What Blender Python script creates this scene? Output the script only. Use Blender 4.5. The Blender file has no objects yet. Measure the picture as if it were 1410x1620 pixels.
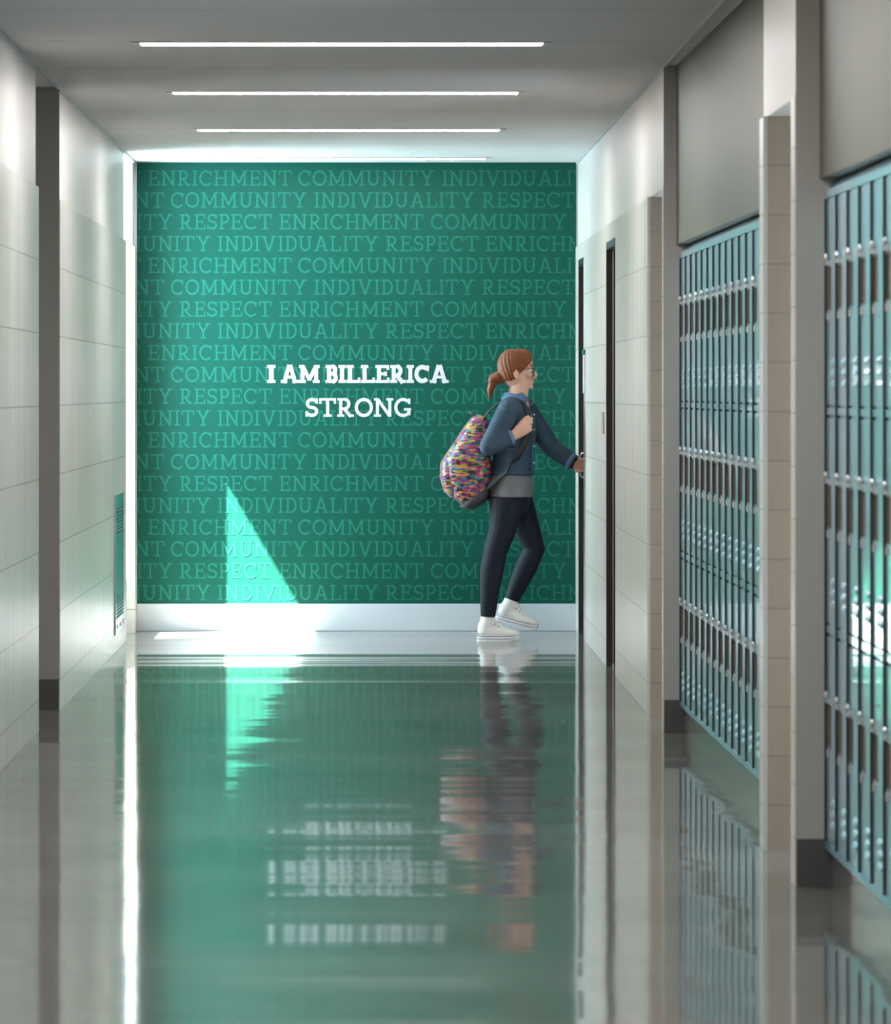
import bpy, bmesh, math, random
from mathutils import Vector, Matrix
random.seed(7)
SC = bpy.context.scene
COL = SC.collection
PI = math.pi

# ------------------------------------------------------------------ camera
F_PX = 7900.0                      # focal length in pixels of the 1410 x 1620 frame
VX, VY, EYE = 585.0, 618.0, 1.4    # vanishing point of the corridor, eye height
cam = bpy.data.cameras.new('camera')
cam.sensor_fit = 'HORIZONTAL'; cam.sensor_width = 24.0
cam.lens = F_PX / 1410 * 24.0
cam.shift_x = (705 - VX) / 1410
cam.shift_y = (VY - 810) / 1410
cam.clip_end = 200
cam.dof.use_dof = True; cam.dof.focus_distance = 26.5; cam.dof.aperture_fstop = 9.0
camo = bpy.data.objects.new('camera', cam); COL.objects.link(camo)
camo.location = (0, 0, EYE); camo.rotation_euler = (PI/2, 0, 0)
SC.camera = camo

# ------------------------------------------------------------------ world, sun, exposure
SC.view_settings.view_transform = 'Standard'
SC.view_settings.look = 'None'
SC.view_settings.gamma = 1.0
SC.view_settings.use_curve_mapping = False
SC.view_settings.exposure = 0.15
W = bpy.data.worlds.new('sky'); SC.world = W; W.use_nodes = True
bg = W.node_tree.nodes['Background']
bg.inputs[0].default_value = (0.68, 0.88, 1.0, 1); bg.inputs[1].default_value = 36.0
sun = bpy.data.lights.new('sun', 'SUN'); sun.energy = 165.0; sun.angle = math.radians(0.6)
sun.color = (1.0, 0.95, 0.88)
suno = bpy.data.objects.new('sun', sun); COL.objects.link(suno)
suno.rotation_euler = Vector((1.98, 1.0, -3.35)).to_track_quat('-Z', 'Y').to_euler()
port = bpy.data.lights.new('window_daylight', 'AREA'); port.shape = 'RECTANGLE'
port.size = 1.05; port.size_y = 1.66
port.cycles.is_portal = True
porto = bpy.data.objects.new('window_daylight', port); COL.objects.link(porto)
porto.location = (-1.80, 28.325, 1.64); porto.rotation_euler = (0, -PI/2, 0)
porto.rotation_euler = Vector((1, 0, 0)).to_track_quat('-Z', 'Z').to_euler()
LED = 58.0                         # strength of the ceiling strips
LED_COL = (1.0, 0.965, 0.94, 1)
try:
    SC.cycles.use_denoising = True
    SC.cycles.use_light_tree = False
    SC.cycles.max_bounces = 10; SC.cycles.diffuse_bounces = 6; SC.cycles.glossy_bounces = 6
    SC.cycles.sample_clamp_indirect = 12.0
    SC.cycles.caustics_reflective = True
except Exception:
    pass

# ------------------------------------------------------------------ helpers
def tag(o, label=None, cat=None, group=None, kind=None):
    if label: o['label'] = label
    if cat: o['category'] = cat
    if group: o['group'] = group
    if kind: o['kind'] = kind
    return o

def empty(name, loc, rz=0.0):
    o = bpy.data.objects.new(name, None); COL.objects.link(o)
    o.empty_display_size = 0.1
    o.location = loc; o.rotation_euler = (0, 0, rz)
    return o

class MB:
    def __init__(s): s.v = []; s.f = []; s.mi = []; s.cur = 0
    def vert(s, p): s.v.append(tuple(p)); return len(s.v) - 1
    def face(s, ids): s.f.append(tuple(ids)); s.mi.append(s.cur)
    def box(s, x0, x1, y0, y1, z0, z1):
        b = len(s.v)
        for z in (z0, z1):
            for x, y in ((x0, y0), (x1, y0), (x1, y1), (x0, y1)): s.v.append((x, y, z))
        for q in ((3,2,1,0), (4,5,6,7), (0,1,5,4), (1,2,6,5), (2,3,7,6), (3,0,4,7)):
            s.face([b + i for i in q])
        return s
    def prism(s, pts, axis, a, b):
        """extrude a polygon given in the two other axes along axis between a and b"""
        def mk(p, t):
            if axis == 0: return (t, p[0], p[1])
            if axis == 1: return (p[0], t, p[1])
            return (p[0], p[1], t)
        n = len(pts); o = len(s.v)
        for p in pts: s.v.append(mk(p, a))
        for p in pts: s.v.append(mk(p, b))
        s.face([o + i for i in range(n)][::-1]); s.face([o + n + i for i in range(n)])
        for i in range(n):
            j = (i + 1) % n
            s.face([o + i, o + j, o + n + j, o + n + i])
        return s
    def loft(s, rings, n=20, cap=True, power=2.0):
        """rings: (centre, half a, half b, u axis or None) lofted along their centres; a lies along u, b along the third axis"""
        C = [Vector(r[0]) for r in rings]; idx = []
        for i, r in enumerate(rings):
            t = C[min(i + 1, len(C) - 1)] - C[max(i - 1, 0)]
            t.normalize()
            u = Vector(r[3]) if len(r) > 3 and r[3] is not None else Vector((0, 1, 0))
            u = u - t * u.dot(t)
            if u.length < 1e-4: u = Vector((1, 0, 0)) - t * t.x
            u.normalize(); w = t.cross(u)
            ring = []
            for k in range(n):
                a = 2 * PI * k / n
                ca, sa = math.cos(a), math.sin(a)
                if power != 2.0:
                    ca = math.copysign(abs(ca) ** (2 / power), ca); sa = math.copysign(abs(sa) ** (2 / power), sa)
                ring.append(s.vert(C[i] + u * (r[1] * ca) + w * (r[2] * sa)))
            idx.append(ring)
        for a, b in zip(idx, idx[1:]):
            for k in range(n):
                j = (k + 1) % n
                s.face((a[k], a[j], b[j], b[k]))
        if cap:
            s.face(idx[0][::-1]); s.face(idx[-1])
        return s
    def tube(s, pts, r, n=10):
        rr = r if isinstance(r, (list, tuple)) else [r] * len(pts)
        return s.loft([(p, q, q) for p, q in zip(pts, rr)], n)
    def ball(s, c, rx, ry, rz, n=16, m=10):
        c = Vector(c); rows = []
        for i in range(1, m):
            ph = PI * i / m
            rows.append([s.vert(c + Vector((rx*math.sin(ph)*math.cos(2*PI*k/n), ry*math.sin(ph)*math.sin(2*PI*k/n), rz*math.cos(ph)))) for k in range(n)])
        top = s.vert(c + Vector((0, 0, rz))); bot = s.vert(c - Vector((0, 0, rz)))
        for a, b in zip(rows, rows[1:]):
            for k in range(n):
                j = (k+1) % n; s.face((a[k], b[k], b[j], a[j]))
        for k in range(n):
            j = (k+1) % n
            s.face((top, rows[0][k], rows[0][j])); s.face((bot, rows[-1][j], rows[-1][k]))
        return s
    def mesh(s, name, mats, smooth=False, bevel=0.0):
        me = bpy.data.meshes.new(name); me.from_pydata(s.v, [], s.f)
        for m in (mats if isinstance(mats, (list, tuple)) else [mats]): me.materials.append(m)
        for p, i in zip(me.polygons, s.mi): p.material_index = i; p.use_smooth = smooth
        bm = bmesh.new(); bm.from_mesh(me)
        bmesh.ops.recalc_face_normals(bm, faces=bm.faces)
        if bevel > 0:
            bmesh.ops.bevel(bm, geom=list(bm.edges), offset=bevel, segments=2, affect='EDGES', profile=0.5)
        bm.to_mesh(me); bm.free(); me.update()
        return me
    def build(s, name, mats, parent=None, smooth=False, bevel=0.0, kind=None):
        o = bpy.data.objects.new(name, s.mesh(name, mats, smooth, bevel)); COL.objects.link(o)
        if parent: o.parent = parent
        if kind: o['kind'] = kind
        return o
    def fused(s, name, mats, parent=None, voxel=0.005, smooth=6, factor=0.5):
        """one continuous surface: the overlapping volumes are fused and smoothed"""
        tmp = bpy.data.objects.new('fusing', s.mesh(name, mats)); COL.objects.link(tmp)
        m = tmp.modifiers.new('r', 'REMESH'); m.mode = 'VOXEL'; m.voxel_size = voxel; m.use_smooth_shade = True
        if smooth:
            k = tmp.modifiers.new('s', 'SMOOTH'); k.iterations = smooth; k.factor = factor
        dg = bpy.context.evaluated_depsgraph_get()
        me = bpy.data.meshes.new_from_object(tmp.evaluated_get(dg))
        old = tmp.data
        bpy.data.objects.remove(tmp); bpy.data.meshes.remove(old)
        me.name = name
        if not me.materials:
            for q in (mats if isinstance(mats, (list, tuple)) else [mats]): me.materials.append(q)
        for p in me.polygons: p.use_smooth = True; p.material_index = 0
        o = bpy.data.objects.new(name, me); COL.objects.link(o)
        if parent: o.parent = parent
        return o

def struct(name, mb, mat, bevel=0.0, label=None):
    o = mb.build(name, mat, bevel=bevel); o['kind'] = 'structure'
    if label: o['label'] = label
    return o

# ------------------------------------------------------------------ materials
def new_mat(name):
    m = bpy.data.materials.new(name); m.use_nodes = True
    nt = m.node_tree
    return m, nt, nt.nodes['Principled BSDF']

def paint(name, col, rough=0.5, metal=0.0, spec=0.5, coat=0.0, coat_rough=0.05, var=0.0, scale=(3, 3, 3), bump=0.0, bscale=200):
    m, nt, b = new_mat(name)
    b.inputs['Base Color'].default_value = (*col, 1)
    b.inputs['Roughness'].default_value = rough; b.inputs['Metallic'].default_value = metal
    b.inputs['Specular IOR Level'].default_value = spec
    b.inputs['Coat Weight'].default_value = coat; b.inputs['Coat Roughness'].default_value = coat_rough
    tc = nt.nodes.new('ShaderNodeTexCoord')
    if var > 0:
        mp = nt.nodes.new('ShaderNodeMapping'); mp.inputs['Scale'].default_value = scale
        nz = nt.nodes.new('ShaderNodeTexNoise'); nz.inputs['Scale'].default_value = 1.0; nz.inputs['Detail'].default_value = 5
        mx = nt.nodes.new('ShaderNodeMix'); mx.data_type = 'RGBA'
        mx.inputs['A'].default_value = (*[c * (1 - var) for c in col], 1)
        mx.inputs['B'].default_value = (*[min(1, c * (1 + var)) for c in col], 1)
        nt.links.new(tc.outputs['Object'], mp.inputs[0]); nt.links.new(mp.outputs[0], nz.inputs['Vector'])
        nt.links.new(nz.outputs['Fac'], mx.inputs['Factor']); nt.links.new(mx.outputs['Result'], b.inputs['Base Color'])
    if bump > 0:
        nz = nt.nodes.new('ShaderNodeTexNoise'); nz.inputs['Scale'].default_value = bscale
        bp = nt.nodes.new('ShaderNodeBump'); bp.inputs['Strength'].default_value = bump; bp.inputs['Distance'].default_value = 0.002
        nt.links.new(tc.outputs['Object'], nz.inputs['Vector']); nt.links.new(nz.outputs['Fac'], bp.inputs['Height'])
        nt.links.new(bp.outputs[0], b.inputs['Normal'])
    return m

def tile_mat(name, col, row, length, axis, rough=0.3, grout=(0.30, 0.26, 0.22)):
    m, nt, b = new_mat(name)
    tc = nt.nodes.new('ShaderNodeTexCoord'); sep = nt.nodes.new('ShaderNodeSeparateXYZ'); com = nt.nodes.new('ShaderNodeCombineXYZ')
    sub = nt.nodes.new('ShaderNodeMath'); sub.operation = 'SUBTRACT'; sub.inputs[1].default_value = 0.136 - 10 * row
    nt.links.new(tc.outputs['Object'], sep.inputs[0])
    nt.links.new(sep.outputs['Z'], sub.inputs[0])
    nt.links.new(sep.outputs[axis], com.inputs['X']); nt.links.new(sub.outputs[0], com.inputs['Y'])
    br = nt.nodes.new('ShaderNodeTexBrick'); br.offset = 0.5
    br.inputs['Scale'].default_value = 1.0; br.inputs['Mortar Size'].default_value = 0.0024; br.inputs['Mortar Smooth'].default_value = 0.1
    br.inputs['Brick Width'].default_value = length; br.inputs['Row Height'].default_value = row
    br.inputs['Color1'].default_value = (*[c * 1.03 for c in col], 1); br.inputs['Color2'].default_value = (*[c * 0.95 for c in col], 1)
    br.inputs['Mortar'].default_value = (*grout, 1)
    nt.links.new(com.outputs[0], br.inputs['Vector'])
    # stone veining running up the tile
    mp = nt.nodes.new('ShaderNodeMapping'); mp.inputs['Scale'].default_value = (9, 9, 0.9)
    nz = nt.nodes.new('ShaderNodeTexNoise'); nz.inputs['Scale'].default_value = 1.0; nz.inputs['Detail'].default_value = 6
    rp = nt.nodes.new('ShaderNodeValToRGB'); rp.color_ramp.elements[0].position = 0.3; rp.color_ramp.elements[0].color = (0.86, 0.84, 0.80, 1)
    rp.color_ramp.elements[1].position = 0.62; rp.color_ramp.elements[1].color = (1, 1, 1, 1)
    mu = nt.nodes.new('ShaderNodeMix'); mu.data_type = 'RGBA'; mu.blend_type = 'MULTIPLY'; mu.inputs['Factor'].default_value = 1.0
    nt.links.new(tc.outputs['Object'], mp.inputs[0]); nt.links.new(mp.outputs[0], nz.inputs['Vector'])
    nt.links.new(nz.outputs['Fac'], rp.inputs[0]); nt.links.new(br.outputs['Color'], mu.inputs['A']); nt.links.new(rp.outputs[0], mu.inputs['B'])
    nt.links.new(mu.outputs['Result'], b.inputs['Base Color'])
    bp = nt.nodes.new('ShaderNodeBump'); bp.invert = True; bp.inputs['Strength'].default_value = 0.6; bp.inputs['Distance'].default_value = 0.002
    nt.links.new(br.outputs['Fac'], bp.inputs['Height']); nt.links.new(bp.outputs[0], b.inputs['Normal'])
    b.inputs['Roughness'].default_value = rough
    return m

def emit(name, col, strength):
    m, nt, b = new_mat(name)
    b.inputs['Base Color'].default_value = (0.9, 0.9, 0.9, 1)
    b.inputs['Emission Color'].default_value = col; b.inputs['Emission Strength'].default_value = strength
    return m

def floor_mat():
    m, nt, b = new_mat('polished_concrete')
    tc = nt.nodes.new('ShaderNodeTexCoord')
    n1 = nt.nodes.new('ShaderNodeTexNoise'); n1.inputs['Scale'].default_value = 1.3; n1.inputs['Detail'].default_value = 8
    rp = nt.nodes.new('ShaderNodeValToRGB')
    rp.color_ramp.elements[0].position = 0.3; rp.color_ramp.elements[0].color = (0.115, 0.116, 0.102, 1)
    rp.color_ramp.elements[1].position = 0.7; rp.color_ramp.elements[1].color = (0.175, 0.173, 0.155, 1)
    nt.links.new(tc.outputs['Object'], n1.inputs['Vector']); nt.links.new(n1.outputs['Fac'], rp.inputs[0])
    # fine speckle of the aggregate
    n2 = nt.nodes.new('ShaderNodeTexNoise'); n2.inputs['Scale'].default_value = 90; n2.inputs['Detail'].default_value = 3
    mu = nt.nodes.new('ShaderNodeMix'); mu.data_type = 'RGBA'; mu.blend_type = 'OVERLAY'; mu.inputs['Factor'].default_value = 0.25
    nt.links.new(tc.outputs['Object'], n2.inputs['Vector'])
    nt.links.new(rp.outputs[0], mu.inputs['A']); nt.links.new(n2.outputs['Color'], mu.inputs['B'])
    nt.links.new(mu.outputs['Result'], b.inputs['Base Color'])
    # the slab is trowelled: long low swells across the corridor
    mp = nt.nodes.new('ShaderNodeMapping'); mp.inputs['Scale'].default_value = (0.15, 1.25, 1)
    n3 = nt.nodes.new('ShaderNodeTexNoise'); n3.inputs['Scale'].default_value = 1.0; n3.inputs['Detail'].default_value = 2.0; n3.inputs['Roughness'].default_value = 0.35
    mp2 = nt.nodes.new('ShaderNodeMapping'); mp2.inputs['Scale'].default_value = (0.9, 0.9, 1)
    n4 = nt.nodes.new('ShaderNodeTexNoise'); n4.inputs['Scale'].default_value = 1.0; n4.inputs['Detail'].default_value = 1.0
    nt.links.new(tc.outputs['Object'], mp.inputs[0]); nt.links.new(mp.outputs[0], n3.inputs['Vector'])
    nt.links.new(tc.outputs['Object'], mp2.inputs[0]); nt.links.new(mp2.outputs[0], n4.inputs['Vector'])
    m1 = nt.nodes.new('ShaderNodeMath'); m1.operation = 'MULTIPLY'; m1.inputs[1].default_value = 0.011
    m2 = nt.nodes.new('ShaderNodeMath'); m2.operation = 'MULTIPLY_ADD'; m2.inputs[1].default_value = 0.0016
    nt.links.new(n3.outputs['Fac'], m1.inputs[0]); nt.links.new(n4.outputs['Fac'], m2.inputs[0]); nt.links.new(m1.outputs[0], m2.inputs[2])
    bp = nt.nodes.new('ShaderNodeBump'); bp.inputs['Strength'].default_value = 1.0; bp.inputs['Distance'].default_value = 1.0
    nt.links.new(m2.outputs[0], bp.inputs['Height']); nt.links.new(bp.outputs[0], b.inputs['Normal'])
    b.inputs['Roughness'].default_value = 0.065
    b.inputs['IOR'].default_value = 1.52
    return m

def ceiling_mat():
    m, nt, b = new_mat('ceiling_board')
    tc = nt.nodes.new('ShaderNodeTexCoord'); sep = nt.nodes.new('ShaderNodeSeparateXYZ')
    nt.links.new(tc.outputs['Object'], sep.inputs[0])
    a = nt.nodes.new('ShaderNodeMath'); a.operation = 'ADD'; a.inputs[1].default_value = 60 - 28.55
    md = nt.nodes.new('ShaderNodeMath'); md.operation = 'PINGPONG'; md.inputs[1].default_value = 3.155 / 4
    gt = nt.nodes.new('ShaderNodeMath'); gt.operation = 'LESS_THAN'; gt.inputs[1].default_value = 0.012
    nt.links.new(sep.outputs['Y'], a.inputs[0]); nt.links.new(a.outputs[0], md.inputs[0]); nt.links.new(md.outputs[0], gt.inputs[0])
    mx = nt.nodes.new('ShaderNodeMix'); mx.data_type = 'RGBA'
    mx.inputs['A'].default_value = (0.60, 0.60, 0.605, 1); mx.inputs['B'].default_value = (0.42, 0.42, 0.42, 1)
    nt.links.new(gt.outputs[0], mx.inputs['Factor']); nt.links.new(mx.outputs['Result'], b.inputs['Base Color'])
    b.inputs['Roughness'].default_value = 0.7
    b.inputs['Specular IOR Level'].default_value = 0.25
    return m

def glass_mat():
    m = bpy.data.materials.new('clear_glass'); m.use_nodes = True; nt = m.node_tree
    for n in list(nt.nodes): nt.nodes.remove(n)
    out = nt.nodes.new('ShaderNodeOutputMaterial'); mix = nt.nodes.new('ShaderNodeMixShader')
    tr = nt.nodes.new('ShaderNodeBsdfTransparent'); tr.inputs[0].default_value = (0.93, 0.97, 0.96, 1)
    gl = nt.nodes.new('ShaderNodeBsdfGlossy'); gl.inputs['Roughness'].default_value = 0.02
    mix.inputs[0].default_value = 0.05
    nt.links.new(tr.outputs[0], mix.inputs[1]); nt.links.new(gl.outputs[0], mix.inputs[2])
    nt.links.new(mix.outputs[0], out.inputs[0])
    return m

def sequin_mat():
    m, nt, b = new_mat('sequin_cloth')
    tc = nt.nodes.new('ShaderNodeTexCoord'); mp = nt.nodes.new('ShaderNodeMapping'); mp.inputs['Scale'].default_value = (34, 60, 105)
    vo = nt.nodes.new('ShaderNodeTexVoronoi'); vo.inputs['Scale'].default_value = 1.0
    sep = nt.nodes.new('ShaderNodeSeparateColor'); rp = nt.nodes.new('ShaderNodeValToRGB'); rp.color_ramp.interpolation = 'CONSTANT'
    cols = [(0.42, 0.27, 0.02), (0.28, 0.015, 0.10), (0.01, 0.01, 0.015), (0.34, 0.10, 0.16), (0.01, 0.08, 0.18), (0.46, 0.32, 0.06),
            (0.14, 0.03, 0.18), (0.40, 0.04, 0.12), (0.02, 0.20, 0.20), (0.01, 0.01, 0.015)]
    e = rp.color_ramp.elements
    e[0].position = 0; e[0].color = (*cols[0], 1); e[1].position = 0.1; e[1].color = (*cols[1], 1)
    for i in range(2, 10):
        q = e.new(i * 0.1); q.color = (*cols[i], 1)
    nt.links.new(tc.outputs['Object'], mp.inputs[0]); nt.links.new(mp.outputs[0], vo.inputs['Vector'])
    nt.links.new(vo.outputs['Color'], sep.inputs[0]); nt.links.new(sep.outputs[0], rp.inputs[0])
    nt.links.new(rp.outputs[0], b.inputs['Base Color'])
    b.inputs['Roughness'].default_value = 0.4
    return m

M = {}
M['floor'] = floor_mat()
M['ceiling'] = ceiling_mat()
M['tile'] = tile_mat('stone_tile', (0.63, 0.585, 0.55), 0.30, 1.2, 'Y', 0.30)
M['tile_jamb'] = tile_mat('stone_tile_jamb', (0.150, 0.100, 0.063), 0.15, 0.6, 'X', 0.45, (0.085, 0.06, 0.042))
M['tile_edge'] = tile_mat('stone_tile_edge', (0.63, 0.585, 0.55), 0.15, 3.0, 'Y', 0.30)
M['tile_corner'] = paint('tile_corner', (0.24, 0.22, 0.195), 0.3)
M['wall_paint'] = paint('wall_paint', (0.66, 0.625, 0.595), 0.36, var=0.02)
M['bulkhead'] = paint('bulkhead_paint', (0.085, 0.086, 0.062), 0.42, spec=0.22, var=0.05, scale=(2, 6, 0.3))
M['grey_paint'] = paint('grey_paint', (0.27, 0.255, 0.235), 0.45)
M['grey_lit'] = paint('grey_paint_lit', (0.32, 0.305, 0.28), 0.45)  # same grey paint as the left return, its colour lightened for the brighter right side
M['rubber'] = paint('rubber_base', (0.06, 0.06, 0.058), 0.45)
M['white_base'] = paint('white_base', (0.54, 0.57, 0.61), 0.35)
M['mural'] = paint('mural_green', (0.005, 0.070, 0.051), 0.5, spec=0.14)
M['mural_text'] = paint('mural_text_green', (0.014, 0.138, 0.096), 0.5, spec=0.14)
M['white_vinyl'] = paint('white_vinyl', (0.54, 0.54, 0.57), 0.45)
M['bronze'] = paint('bronze_frame', (0.026, 0.022, 0.019), 0.28)
M['door_leaf'] = paint('door_leaf', (0.05, 0.035, 0.025), 0.4, var=0.1, scale=(3, 20, 1))
M['steel'] = paint('steel', (0.62, 0.63, 0.64), 0.22, metal=1.0)
M['chrome'] = paint('chrome', (0.60, 0.57, 0.55), 0.4, metal=1.0)
M['concrete'] = paint('curb_concrete', (0.115, 0.12, 0.12), 0.18, var=0.12, scale=(6, 6, 6))
M['locker'] = paint('locker_enamel', (0.50, 0.83, 1.0), 0.40, metal=0.95, coat=0.8, coat_rough=0.03)
M['locker_dark'] = paint('locker_hinge', (0.010, 0.020, 0.024), 0.4)
M['pocket'] = paint('pocket_plastic', (0.125, 0.108, 0.098), 0.4)
M['grille'] = paint('grille_steel', (0.55, 0.62, 0.62), 0.18, metal=0.9)
M['dark_gap'] = paint('dark_gap', (0.03, 0.03, 0.03), 0.6)
M['led'] = emit('led_diffuser', LED_COL, LED)
M['led_dim'] = emit('led_diffuser_dimmed', LED_COL, LED * 0.35)
M['light_frame'] = paint('light_frame', (0.6, 0.6, 0.6), 0.5)
M['ceiling_trim'] = paint('ceiling_trim', (0.42, 0.46, 0.48), 0.4)
M['glass'] = glass_mat()

# ------------------------------------------------------------------ depths along the corridor (metres from the camera)
BACK = 29.1
H = 2.73
XL, XLP = -1.356, -1.370        # left tile face, left painted face
XR, XRP = 1.200, 1.213          # right tile face, right painted face
TOP = 2.236                     # top of the tile
NEAR = -3.0

def wpt(x, y):                  # a measured point of the end wall, in metres
    return (x - VX) * BACK / F_PX, EYE - (y - VY) * BACK / F_PX

# ------------------------------------------------------------------ the room
struct('floor', MB().box(-1.79, 2.2, NEAR, BACK + 0.3, -0.1, 0.0), M['floor'])
struct('ceiling', MB().box(-1.79, 2.2, NEAR, BACK + 0.3, H, H + 0.1), M['ceiling'])
struct('wall_back', MB().box(-1.79, 2.2, BACK, BACK + 0.2, 0, H), M['wall_paint'])
struct('wall_front', MB().box(-1.79, 2.2, NEAR - 0.1, NEAR, 0, H), M['wall_paint'])
struct('baseboard_back', MB().box(XL, XR, BACK - 0.012, BACK, 0, 0.158), M['white_base'], bevel=0.003)

def left_section(name, y0, y1):
    struct(name, MB().box(XL - 0.30, XL, y0, y1, 0, TOP), M['tile'], bevel=0.002)
    struct(name + '_upper', MB().box(XL - 0.30, XLP, y0, y1, TOP, H), M['wall_paint'])
left_section('wall_left_near', NEAR, 20.47)
left_section('wall_left_middle', 21.88, 27.82)
left_section('wall_left_far', 28.83, BACK)
# painted recess between the two long left sections
struct('wall_left_recess', MB().box(-1.78, -1.70, 20.40, 21.95, 0, H), M['grey_paint'])
struct('wall_left_return', MB().box(-1.70, XL - 0.004, 21.872, 21.90, 0, H), M['grey_paint'])
struct('baseboard_left', MB().box(-1.70, XL - 0.006, 21.864, 21.872, 0, 0.136), M['rubber'])
struct('wall_left_return_near', MB().box(-1.70, XL - 0.30, 20.40, 20.47, 0, H), M['grey_paint'])
# the window bay beside the end wall
SILL, HEAD, WXO = 0.82, 2.46, -1.70
wl = MB()
wl.box(WXO - 0.08, WXO, 27.75, 28.90, 0, SILL); wl.box(WXO - 0.08, WXO, 27.75, 28.90, HEAD, H)
wl.box(WXO - 0.08, WXO, 27.70, 27.82, SILL, HEAD); wl.box(WXO - 0.08, WXO, 28.83, 28.95, SILL, HEAD)
struct('wall_left_window_bay', wl, M['wall_paint'])
jw = MB(); jw.box(WXO, XL - 0.30, 27.70, 27.82, 0, H); jw.box(WXO, XL - 0.30, 28.83, 28.95, 0, H)
struct('wall_left_window_jamb', jw, M['wall_paint'])
win = MB()
win.box(WXO - 0.07, WXO - 0.03, 27.82, 27.845, SILL, HEAD); win.box(WXO - 0.07, WXO - 0.03, 28.805, 28.83, SILL, HEAD)
win.box(WXO - 0.07, WXO - 0.03, 27.845, 28.805, SILL, SILL + 0.025); win.box(WXO - 0.07, WXO - 0.03, 27.845, 28.805, HEAD - 0.01, HEAD)
w1 = struct('window_1', win, M['bronze'])
MB().box(WXO - 0.055, WXO - 0.050, 27.845, 28.805, SILL + 0.025, HEAD - 0.01).build('window_pane', M['glass'], w1)

def right_tile(name, y0, y1, z0=0.0, z1=TOP):
    struct(name, MB().box(XR, XR + 0.4, y0, y1, z0, z1), M['tile'], bevel=0.002)
D1A, D1B = 28.02, 28.68       # doorway beside the end wall
D2A, D2B = 24.40, 25.32       # second doorway
right_tile('wall_right_corner', D1B, BACK)
right_tile('wall_right_far', D2B, D1A)
right_tile('wall_right_middle', 21.58, D2A)
struct('wall_right_over_door_1', MB().box(XR, XR + 0.4, D1A, D1B, 2.150, TOP), M['tile'])
struct('wall_right_over_door_2', MB().box(XR, XR + 0.4, D2A, D2B, 2.150, TOP), M['tile'])
right_tile('wall_right_near', NEAR, 11.305)
for nm, a, b in (('wall_right_stub_far', 20.425, 20.50), ('wall_right_stub_middle', 15.22, 15.37), ('wall_right_stub_near', 14.095, 14.23)):
    struct(nm, MB().box(XR, XR + 0.5, a, b, 0, TOP), M['tile_edge'], bevel=0.003)
# painted wall above the tile
for nm, a, b in (('wall_right_upper_far', 20.425, BACK), ('wall_right_upper_near', 14.095, 15.37), ('wall_right_upper_front', NEAR, 11.305)):
    struct(nm, MB().box(XRP, 1.95, a, b, TOP, H), M['wall_paint'])
# doorway alcoves: tan jamb, pale corner strip, back
for k, (a, b) in enumerate(((20.50, 21.58), (14.23, 15.22))):
    nm = ('far', 'near')[k]
    struct('wall_right_jamb_' + nm, MB().box(XR + 0.0125, 1.95, b - 0.004, b + 0.05, 0, TOP), M['tile_jamb'])
    struct('trim_jamb_' + nm, MB().box(XR + 0.0015, XR + 0.0124, b - 0.004, b - 0.0005, 0, TOP), M['tile_corner'])
    struct('wall_right_alcove_' + nm, MB().box(1.85, 1.95, a, b, 0, TOP), M['door_leaf'])
# the painted returns that close the locker bays at their far ends, with rubber bases
for nm, y, x1 in (('far', 20.425, 1.60), ('near', 14.095, 1.60)):
    struct('wall_right_return_' + nm, MB().box(XR + 0.002, x1, y - 0.016, y - 0.0005, 0, H), M['grey_lit'])
    struct('baseboard_right_' + nm, MB().box(XR + 0.004, x1, y - 0.022, y - 0.016, 0, 0.136), M['rubber'])

# end wall mural -------------------------------------------------------------
def stroke(pts, w):
    """polyline with mitred width, as quads"""
    P = [Vector((p[0], p[1])) for p in pts]; L = []; R = []
    for i, p in enumerate(P):
        ds = []
        if i > 0: ds.append((P[i] - P[i-1]).normalized())
        if i < len(P) - 1: ds.append((P[i+1] - P[i]).normalized())
        t = sum(ds, Vector((0, 0))); t.normalize()
        n = Vector((-t.y, t.x)); k = 1.0
        if len(ds) == 2: k = 1.0 / max(0.5, n.dot(Vector((-ds[0].y, ds[0].x))))
        L.append(p + n * (w / 2 * k)); R.append(p - n * (w / 2 * k))
    return [(R[i], R[i+1], L[i+1], L[i]) for i in range(len(P) - 1)]
def rect(x0, x1, y0, y1): return [(Vector((x0, y0)), Vector((x1, y0)), Vector((x1, y1)), Vector((x0, y1)))]
def arc(cx, cy, rx, ry, a0, a1, n=22):
    return [(cx + rx * math.cos(math.radians(a0 + (a1 - a0) * i / n)), cy + ry * math.sin(math.radians(a0 + (a1 - a0) * i / n))) for i in range(n + 1)]
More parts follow.
